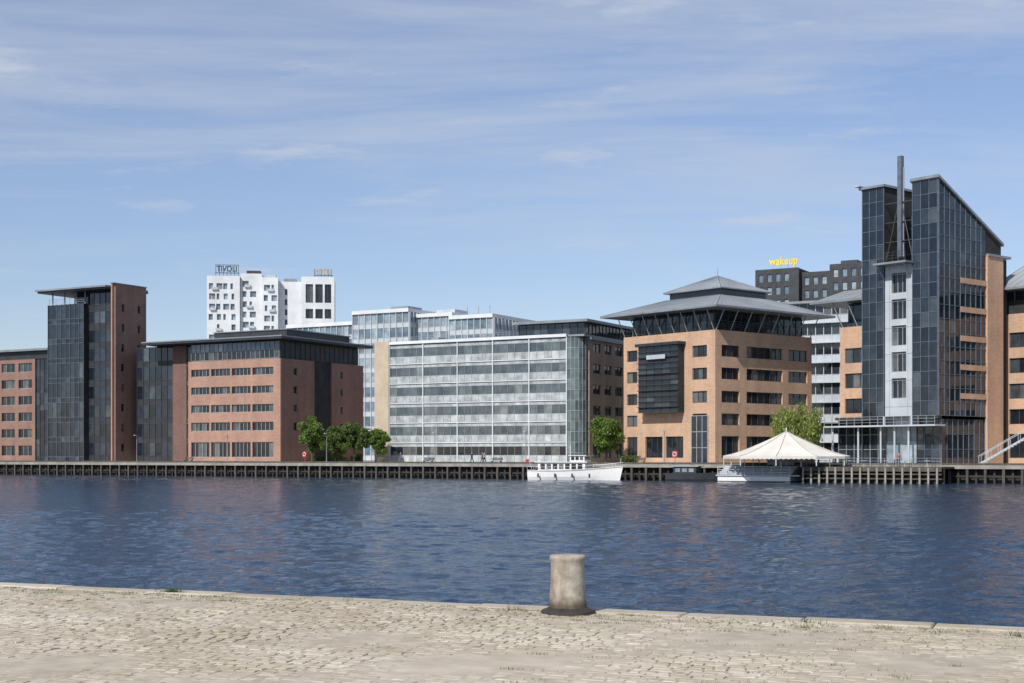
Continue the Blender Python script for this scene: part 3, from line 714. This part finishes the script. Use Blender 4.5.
# ================================================================ promenade furniture
def lamp(loc):
    g=Grp('street_lamp',loc,YQ)
    g.rod('post','grey_metal',(0,0,0),(0,0,4.6),.07,.045,8); g.rod('arm','grey_metal',(0,0,4.5),(0,-.5,4.7),.03,n=6)
    g.rod('lantern','frame_grey',(0,-.5,4.6),(0,-.5,4.72),.22,.1,10); g.lathe('base','grey_metal',[(.13,0),(.13,.3),(.08,.4)],n=10); g.done()
for s_ in (-75,-55,-35,-15,.5,22): lamp(Q(s_,3.2,2.1))
def lifebuoy(loc):
    g=Grp('lifebuoy_station',loc,YQ)
    g.rod('post','red_paint',(0,0,0),(0,0,1.9),.05); g.box('board','red_paint',-.35,.35,-.1,-.04,.95,1.85)
    n=16;vs=[];fs=[]
    for i in range(n):
        for j in range(6):
            a=2*math.pi*i/n;c=2*math.pi*j/6; rr=.26+.06*math.cos(c); vs.append((rr*math.cos(a),-.17+.06*math.sin(c),1.4+rr*math.sin(a)))
    for i in range(n):
        for j in range(6): fs.append((i*6+j,((i+1)%n)*6+j,((i+1)%n)*6+(j+1)%6,i*6+(j+1)%6))
    g.add('ring','white',vs,fs); g.done()
lifebuoy(Q(-38.6,2.4,2.1)); lifebuoy(Q(24.0,2.2,2.1))
def bench(loc,yaw):
    g=Grp('park_bench',loc,yaw)
    for i in range(4): g.box('seat','timber',-.9,.9,-.25+i*.13,-.14+i*.13,.42,.46)
    for i in range(3): g.box('backrest','timber',-.9,.9,.3,.34,.55+i*.13,.65+i*.13)
    for x in (-.75,.7): g.box('legs','dark_metal',x,x+.06,-.22,.26,0,.42); g.box('legs','dark_metal',x,x+.06,.24,.3,.42,.95)
    g.done()
for s_ in (-66,-27,-18,-6,17): bench(Q(s_,6,2.1),YQ)
def person(loc,yaw,shirt,pants,pose='walk',h=1.74):
    m,nt,bs_=nmat('clothed_figure')
    tc=nt.nodes.new('ShaderNodeTexCoord'); sp=nt.nodes.new('ShaderNodeSeparateXYZ'); nt.links.new(tc.outputs['Object'],sp.inputs[0])
    zz=nt.nodes.new('ShaderNodeMath'); zz.operation='DIVIDE'; zz.inputs[1].default_value=2; nt.links.new(sp.outputs[2],zz.inputs[0])
    drop=.42 if pose=='sit' else 0
    st=[(0,(.03,.03,.03)),(.045,pants),((.93-drop)/2,shirt),((1.46-drop)/2,(.5,.3,.22)),((1.64-drop)/2,(.08,.05,.03))]
    r=ramp(nt,st,'CONSTANT'); nt.links.new(zz.outputs[0],r.inputs['Fac']); nt.links.new(r.outputs[0],bs_.inputs['Base Color']); bs_.inputs['Roughness'].default_value=.85
    P={'pel':((0,0,.95),.13),'ch':((0,0,1.25),.15),'sh':((0,0,1.42),.1),'nk':((0,0,1.5),.055),'hd':((0,-.01,1.6),.095),'tp':((0,-.01,1.69),.075)}
    if pose=='sit': 
        for k_ in P: P[k_]=((P[k_][0][0],P[k_][0][1],P[k_][0][2]-.42),P[k_][1])
    E=[('pel','ch'),('ch','sh'),('sh','nk'),('nk','hd'),('hd','tp')]
    for s_,t in ((-1,'l'),(1,'r')):
        k=s_*.16 if pose=='walk' else 0
        if pose=='sit':
            P['hip'+t]=((s_*.1,-.02,.5),.09);P['kn'+t]=((s_*.12,-.45,.5),.065);P['an'+t]=((s_*.12,-.48,.08),.045);P['to'+t]=((s_*.12,-.65,.04),.04)
            P['s'+t]=((s_*.2,0,.97),.055);P['e'+t]=((s_*.25,-.08,.7),.042);P['w'+t]=((s_*.16,-.32,.6),.032);P['h'+t]=((s_*.14,-.4,.58),.035)
        else:
            P['hip'+t]=((s_*.1,0,.88),.09);P['kn'+t]=((s_*.11,-k*.9-.03,.49),.065);P['an'+t]=((s_*.11,-k*1.8,.09),.045);P['to'+t]=((s_*.12,-k*1.8-.17,.04),.04)
            P['s'+t]=((s_*.2,0,1.39),.055);P['e'+t]=((s_*.25,k*.7,1.1),.042);P['w'+t]=((s_*.24,k*.9-.1,.86),.032);P['h'+t]=((s_*.24,k*.9-.14,.78),.035)
        E+=[('pel','hip'+t),('hip'+t,'kn'+t),('kn'+t,'an'+t),('an'+t,'to'+t),('sh','s'+t),('s'+t,'e'+t),('e'+t,'w'+t),('w'+t,'h'+t)]
    ks=list(P); me=bpy.data.meshes.new('person'); me.from_pydata([P[k_][0] for k_ in ks],[(ks.index(a_),ks.index(b_)) for a_,b_ in E],[])
    o=bpy.data.objects.new('person',me); scene.collection.objects.link(o); o.location=loc; o.rotation_euler=(0,0,R(yaw)); me.materials.append(m)
    md=o.modifiers.new('Skin','SKIN'); 
    for i,k_ in enumerate(ks): me.skin_vertices[0].data[i].radius=(P[k_][1],)*2
    me.skin_vertices[0].data[0].use_root=True
    md.use_smooth_shade=True
    s2=o.modifiers.new('Sub','SUBSURF'); s2.levels=1; s2.render_levels=1
    return o
person(Q(-8.2,2.6,2.1),60,(.03,.03,.05),(.03,.04,.08)); person(Q(-6.6,2.9,2.1),-100,(.15,.08,.07),(.05,.05,.06))
person(Q(-5.9,2.3,2.1),-110,(.3,.3,.3),(.03,.04,.09)); person(Q(-21,3,2.1),90,(.06,.1,.2),(.2,.17,.12))
person(Q(38.5,1.5,2.12),20,(.6,.6,.58),(.04,.04,.05),'stand'); person(Q(47.5,-3,1.98),-60,(.05,.05,.06),(.05,.06,.1),'stand')
person(Q(55,-2,1.98),140,(.3,.1,.08),(.04,.04,.05)); person(Q(-17.9,5.95,2.1),YQ,(.1,.2,.35),(.05,.05,.05),'sit')
# ================================================================ near quay
YN=-21.94; NZ=1.8
N0=(0,14.92)
g=Grp('near_quay',(N0[0],N0[1],0),YN)
g.box('quay_body','concrete',-80,80,-60,-.02,-1.5,NZ-.09)
g.box('bed','soil',-80,80,-60,-.33,NZ-.088,NZ-.006)
g.done()
def stonemat(name,cols):
    m,nt,bs=nmat(name)
    ge=nt.nodes.new('ShaderNodeNewGeometry'); r=ramp(nt,cols); nt.links.new(ge.outputs['Random Per Island'],r.inputs['Fac'])
    n=noise(nt,11,5,.65); r2=ramp(nt,[(.3,(.80,.79,.77)),(.65,(1.03,1.02,1))]); nt.links.new(n.outputs['Fac'],r2.inputs['Fac'])
    n3=noise(nt,.55,6,.7,stretch=(.5,1,1)); r3=ramp(nt,[(.36,(.74,.70,.64)),(.6,(1,1,1))]); nt.links.new(n3.outputs['Fac'],r3.inputs['Fac'])
    n5=noise(nt,1.6,6,.7,stretch=(.4,1,1)); r5=ramp(nt,[(.5,(1,1,1)),(.72,(.80,.83,.70))]); nt.links.new(n5.outputs['Fac'],r5.inputs['Fac'])
    c=mixc(nt,r.outputs[0],r2.outputs[0],1.,'MULTIPLY'); c=mixc(nt,c,r3.outputs[0],1.,'MULTIPLY'); c=mixc(nt,c,r5.outputs[0],1.,'MULTIPLY'); nt.links.new(c,bs.inputs['Base Color']); bs.inputs['Roughness'].default_value=.85
    bp=nt.nodes.new('ShaderNodeBump'); bp.inputs['Strength'].default_value=.6; bp.inputs['Distance'].default_value=.01; nt.links.new(n.outputs['Fac'],bp.inputs['Height']); nt.links.new(bp.outputs[0],bs.inputs['Normal'])
    return m
M['sett']=stonemat('granite_setts',[(0,(.42,.37,.305)),(.4,(.47,.42,.35)),(.75,(.50,.45,.38)),(1,(.56,.51,.44))])
M['coping']=stonemat('granite_coping',[(0,(.43,.385,.32)),(1,(.51,.465,.395))])
def setts():
    vs=[];fs=[]
    y=-.335
    while y>-12.5:
        d=.105+rng.uniform(-.018,.022); x=-17+rng.uniform(0,.2)
        while x<17:
            w=.135+rng.uniform(-.05,.06)
            g_=.005; h=rng.uniform(-.003,.003)+.008*math.sin(x*.9+y*.7)*math.sin(y*1.3+x*.3)+.004*math.sin(x*2.7-y*1.9); tl=rng.uniform(-.002,.002,2)
            base=len(vs); j=lambda:rng.uniform(-.008,.008)
            fade_=min(1,-y-.335)
            wav=(.06*math.sin(x*.55+1)+.03*math.sin(x*1.9+y)+.012*math.sin(x*5.1+y*3))*fade_
            for (ins,z) in ((0,-.05),(.002,-.006),(.011,0)):
                for (sx,sy) in ((0,0),(1,0),(1,1),(0,1)):
                    px=x+(g_+ins if sx==0 else w-g_-ins)+j(); py=y-(g_+ins if sy==0 else d-g_-ins)+j()+wav
                    zz=NZ+z+h+tl[0]*(sx-.5)*2+tl[1]*(sy-.5)*2
                    vs.append((px,py,zz if z>-.05 else NZ-.06))
            for k in (0,4):
                for i in range(4): fs.append((base+k+i,base+k+4+i,base+k+4+(i+1)%4,base+k+(i+1)%4))
            fs.append((base+11,base+10,base+9,base+8))
            x+=w
        y-=d
    return vs,fs
g=Grp('granite_sett_paving',(N0[0],N0[1],0),YN)
v,f=setts(); g.add('setts','sett',v,f); g.done()
g=Grp('quay_coping',(N0[0],N0[1],0),YN)
x=-40
while x<40:
    w=1.1+random.uniform(-.15,.2); dz=random.uniform(-.006,.006); c=.015
    x0,x1=x+.005,x+w-.005; y0,y1=-.32,0+random.uniform(-.012,.012); zt=NZ+.006+dz
    g.add('stones','coping',[(x0,y0,NZ-.4),(x1,y0,NZ-.4),(x1,y1,NZ-.4),(x0,y1,NZ-.4),(x0,y0,zt-c),(x1,y0,zt-c),(x1,y1,zt-c),(x0,y1,zt-c),(x0+c,y0+c,zt),(x1-c,y0+c,zt),(x1-c,y1-c,zt),(x0+c,y1-c,zt)],
      [(0,3,2,1),(0,1,5,4),(1,2,6,5),(2,3,7,6),(3,0,4,7),(4,5,9,8),(5,6,10,9),(6,7,11,10),(7,4,8,11),(8,9,10,11)])
    x+=w
g.done()
M['weed']=leafmat('dry_grass',[(.10,.13,.03),(.18,.2,.06),(.30,.28,.12)])
M['weed_g']=leafmat('green_weed',[(.04,.09,.02),(.08,.14,.03)])
g=Grp('joint_weeds',(N0[0],N0[1],NZ-.008),YN)
def blade(x,y,h,sp,L):
    a=random.uniform(0,6.28); dx,dy=math.cos(a),math.sin(a); l=random.uniform(0,sp)*h
    n=len(L[0]); wd=.0035
    L[0].extend([(x-dy*wd,y+dx*wd,0),(x+dy*wd,y-dx*wd,0),(x+dx*l,y+dy*l,h)]); L[1].append((n,n+1,n+2))
L=([],[])
for _ in range(1300):
    cx_=random.uniform(-14,14); cy_=-.33-abs(random.gauss(0,.4)) if random.random()<.75 else -random.uniform(.5,5)
    for k in range(random.randint(8,24)): blade(cx_+random.gauss(0,.06),cy_+random.gauss(0,.014),random.uniform(.012,.030),1.3,L)
g.add('dry_blades','weed',L[0],L[1])
L=([],[])
for (cx_,cy_,nn) in ((-4.15,-.25,260),(.25,-.5,50),(3.2,-.4,30),(5.1,-.7,40),(-1.8,-.35,14)):
    for k in range(nn): blade(cx_+random.gauss(0,.07),cy_+random.gauss(0,.025),random.uniform(.03,.095),1.4,L)
g.add('green_blades','weed_g',L[0],L[1]); g.done()
m,nt,bs=nmat('weathered_bollard_concrete')
n=noise(nt,7,7,.7); r=ramp(nt,[(.28,(.22,.20,.16)),(.5,(.38,.345,.29)),(.72,(.52,.48,.41))]); nt.links.new(n.outputs['Fac'],r.inputs['Fac'])
n2=noise(nt,5,5,.6,stretch=(1,1,.15)); r2=ramp(nt,[(.35,(.60,.56,.50)),(.62,(1,1,1))]); nt.links.new(n2.outputs['Fac'],r2.inputs['Fac'])
c=mixc(nt,r.outputs[0],r2.outputs[0],1.,'MULTIPLY')
tc=nt.nodes.new('ShaderNodeTexCoord'); sp=nt.nodes.new('ShaderNodeSeparateXYZ'); nt.links.new(tc.outputs['Object'],sp.inputs[0])
n4=noise(nt,9,4,.6); ma=nt.nodes.new('ShaderNodeMath'); ma.operation='MULTIPLY_ADD'; ma.inputs[1].default_value=-.16; nt.links.new(n4.outputs['Fac'],ma.inputs[0]); nt.links.new(sp.outputs[2],ma.inputs[2])
r4=ramp(nt,[(0,(.28,.24,.2)),(.10,(1,1,1))]); nt.links.new(ma.outputs[0],r4.inputs['Fac'])
c=mixc(nt,c,r4.outputs[0],1.,'MULTIPLY')
nt.links.new(c,bs.inputs['Base Color']); bs.inputs['Roughness'].default_value=.85
bp=nt.nodes.new('ShaderNodeBump'); bp.inputs['Strength'].default_value=.8; bp.inputs['Distance'].default_value=.02; nt.links.new(n.outputs['Fac'],bp.inputs['Height']); nt.links.new(bp.outputs[0],bs.inputs['Normal'])
M['bollard']=m
g=Grp('mooring_bollard',(.565,14.2,NZ),0)
g.lathe('base_plate','iron',[(.275,-.03),(.278,.018),(.25,.034),(.22,.042),(.2,.06)],n=40,jit=.03)
g.lathe('body','bollard',[(.205,.0),(.196,.06),(.188,.12),(.180,.22),(.174,.34),(.171,.44),(.171,.50),(.176,.525),(.182,.54),(.184,.555),(.182,.572),(.172,.583),(.15,.590),(.08,.594),(.01,.595)],n=48,jit=.012)
g.done()
# ================================================================ world, sun, camera
w=bpy.data.worlds.new('World'); scene.world=w; w.use_nodes=True; nt=w.node_tree
bg=nt.nodes['Background']; bg.inputs['Strength'].default_value=.12
sky=nt.nodes.new('ShaderNodeTexSky'); sky.sky_type='NISHITA'; sky.sun_disc=False
sky.sun_elevation=R(43); sky.sun_rotation=R(214); sky.air_density=1.0; sky.dust_density=.25; sky.ozone_density=3.0
tc=nt.nodes.new('ShaderNodeTexCoord'); sp=nt.nodes.new('ShaderNodeSeparateXYZ'); nt.links.new(tc.outputs['Generated'],sp.inputs[0])
def mth(op,a,b=None):
    n=nt.nodes.new('ShaderNodeMath'); n.operation=op
    for i,v in enumerate((a,b)):
        if v is None: continue
        if isinstance(v,(int,float)): n.inputs[i].default_value=v
        else: nt.links.new(v,n.inputs[i])
    return n.outputs[0]
zc=mth('ADD',mth('MAXIMUM',sp.outputs[2],0.0),.08)
cx_=mth('DIVIDE',sp.outputs[0],zc); cy_=mth('DIVIDE',sp.outputs[1],zc)
cb=nt.nodes.new('ShaderNodeCombineXYZ'); nt.links.new(cx_,cb.inputs[0]); nt.links.new(cy_,cb.inputs[1])
def cl(scale,st,rot,loc,det,rgh,lo,hi,dist=0):
    mp=nt.nodes.new('ShaderNodeMapping'); mp.inputs['Scale'].default_value=st; mp.inputs['Rotation'].default_value=(0,0,R(rot)); mp.inputs['Location'].default_value=loc
    nt.links.new(cb.outputs[0],mp.inputs[0]); n=nt.nodes.new('ShaderNodeTexNoise'); n.inputs['Scale'].default_value=scale; n.inputs['Detail'].default_value=det; n.inputs['Roughness'].default_value=rgh; n.inputs['Distortion'].default_value=dist
    nt.links.new(mp.outputs[0],n.inputs['Vector'])
    m_=nt.nodes.new('ShaderNodeMapRange'); m_.inputs['From Min'].default_value=lo; m_.inputs['From Max'].default_value=hi; nt.links.new(n.outputs['Fac'],m_.inputs['Value']); return m_.outputs[0]
c1=cl(1.1,(.5,1.3,1),12,(3,1,0),8,.64,.44,.72,.5)
c2=cl(.35,(.5,1.0,1),8,(1.3,4,0),4,.5,.36,.66)
c3=cl(2.4,(1,1.3,1),0,(7,2,0),7,.62,.585,.70)
fade=nt.nodes.new('ShaderNodeMapRange'); fade.inputs['From Min'].default_value=.07; fade.inputs['From Max'].default_value=.24; nt.links.new(sp.outputs[2],fade.inputs['Value'])
f=mth('ADD',mth('MULTIPLY',mth('ADD',mth('MULTIPLY',c1,.68),mth('MULTIPLY',c2,.32)),fade.outputs[0]),mth('MULTIPLY',c3,.35))
f=mth('MINIMUM',f,.8)
tint=nt.nodes.new('ShaderNodeMix'); tint.data_type='RGBA'; tint.blend_type='MULTIPLY'; tint.inputs[0].default_value=1; nt.links.new(sky.outputs[0],tint.inputs[6])
hz=nt.nodes.new('ShaderNodeMapRange'); hz.inputs['From Min'].default_value=0; hz.inputs['From Max'].default_value=.3; nt.links.new(sp.outputs[2],hz.inputs['Value'])
hr_=ramp(nt,[(0,(.88,.84,.92)),(1,(1.05,.98,1.04))]); nt.links.new(hz.outputs[0],hr_.inputs['Fac']); nt.links.new(hr_.outputs[0],tint.inputs[7])
mx=nt.nodes.new('ShaderNodeMix'); mx.data_type='RGBA'; nt.links.new(f,mx.inputs[0]); nt.links.new(tint.outputs[2],mx.inputs[6]); mx.inputs[7].default_value=(4.9,5.3,6.0,1)
nt.links.new(mx.outputs[2],bg.inputs['Color'])
sd=bpy.data.lights.new('sun','SUN'); sd.energy=4.9; sd.angle=R(.5); sd.color=(1,.95,.87)
so=bpy.data.objects.new('sun',sd); scene.collection.objects.link(so)
el=R(43); az=R(214); tv=Vector((math.sin(az)*math.cos(el),math.cos(az)*math.cos(el),math.sin(el)))
so.rotation_euler=tv.to_track_quat('Z','Y').to_euler(); so.location=(0,0,80)
cd=bpy.data.cameras.new('camera'); co=bpy.data.objects.new('camera',cd); scene.collection.objects.link(co)
co.location=(0,0,3.4); co.rotation_euler=(R(90),0,0); cd.sensor_width=36; cd.lens=1400/1024*36; cd.shift_y=113.5/1024; cd.clip_end=12000; cd.clip_start=.1
scene.camera=co
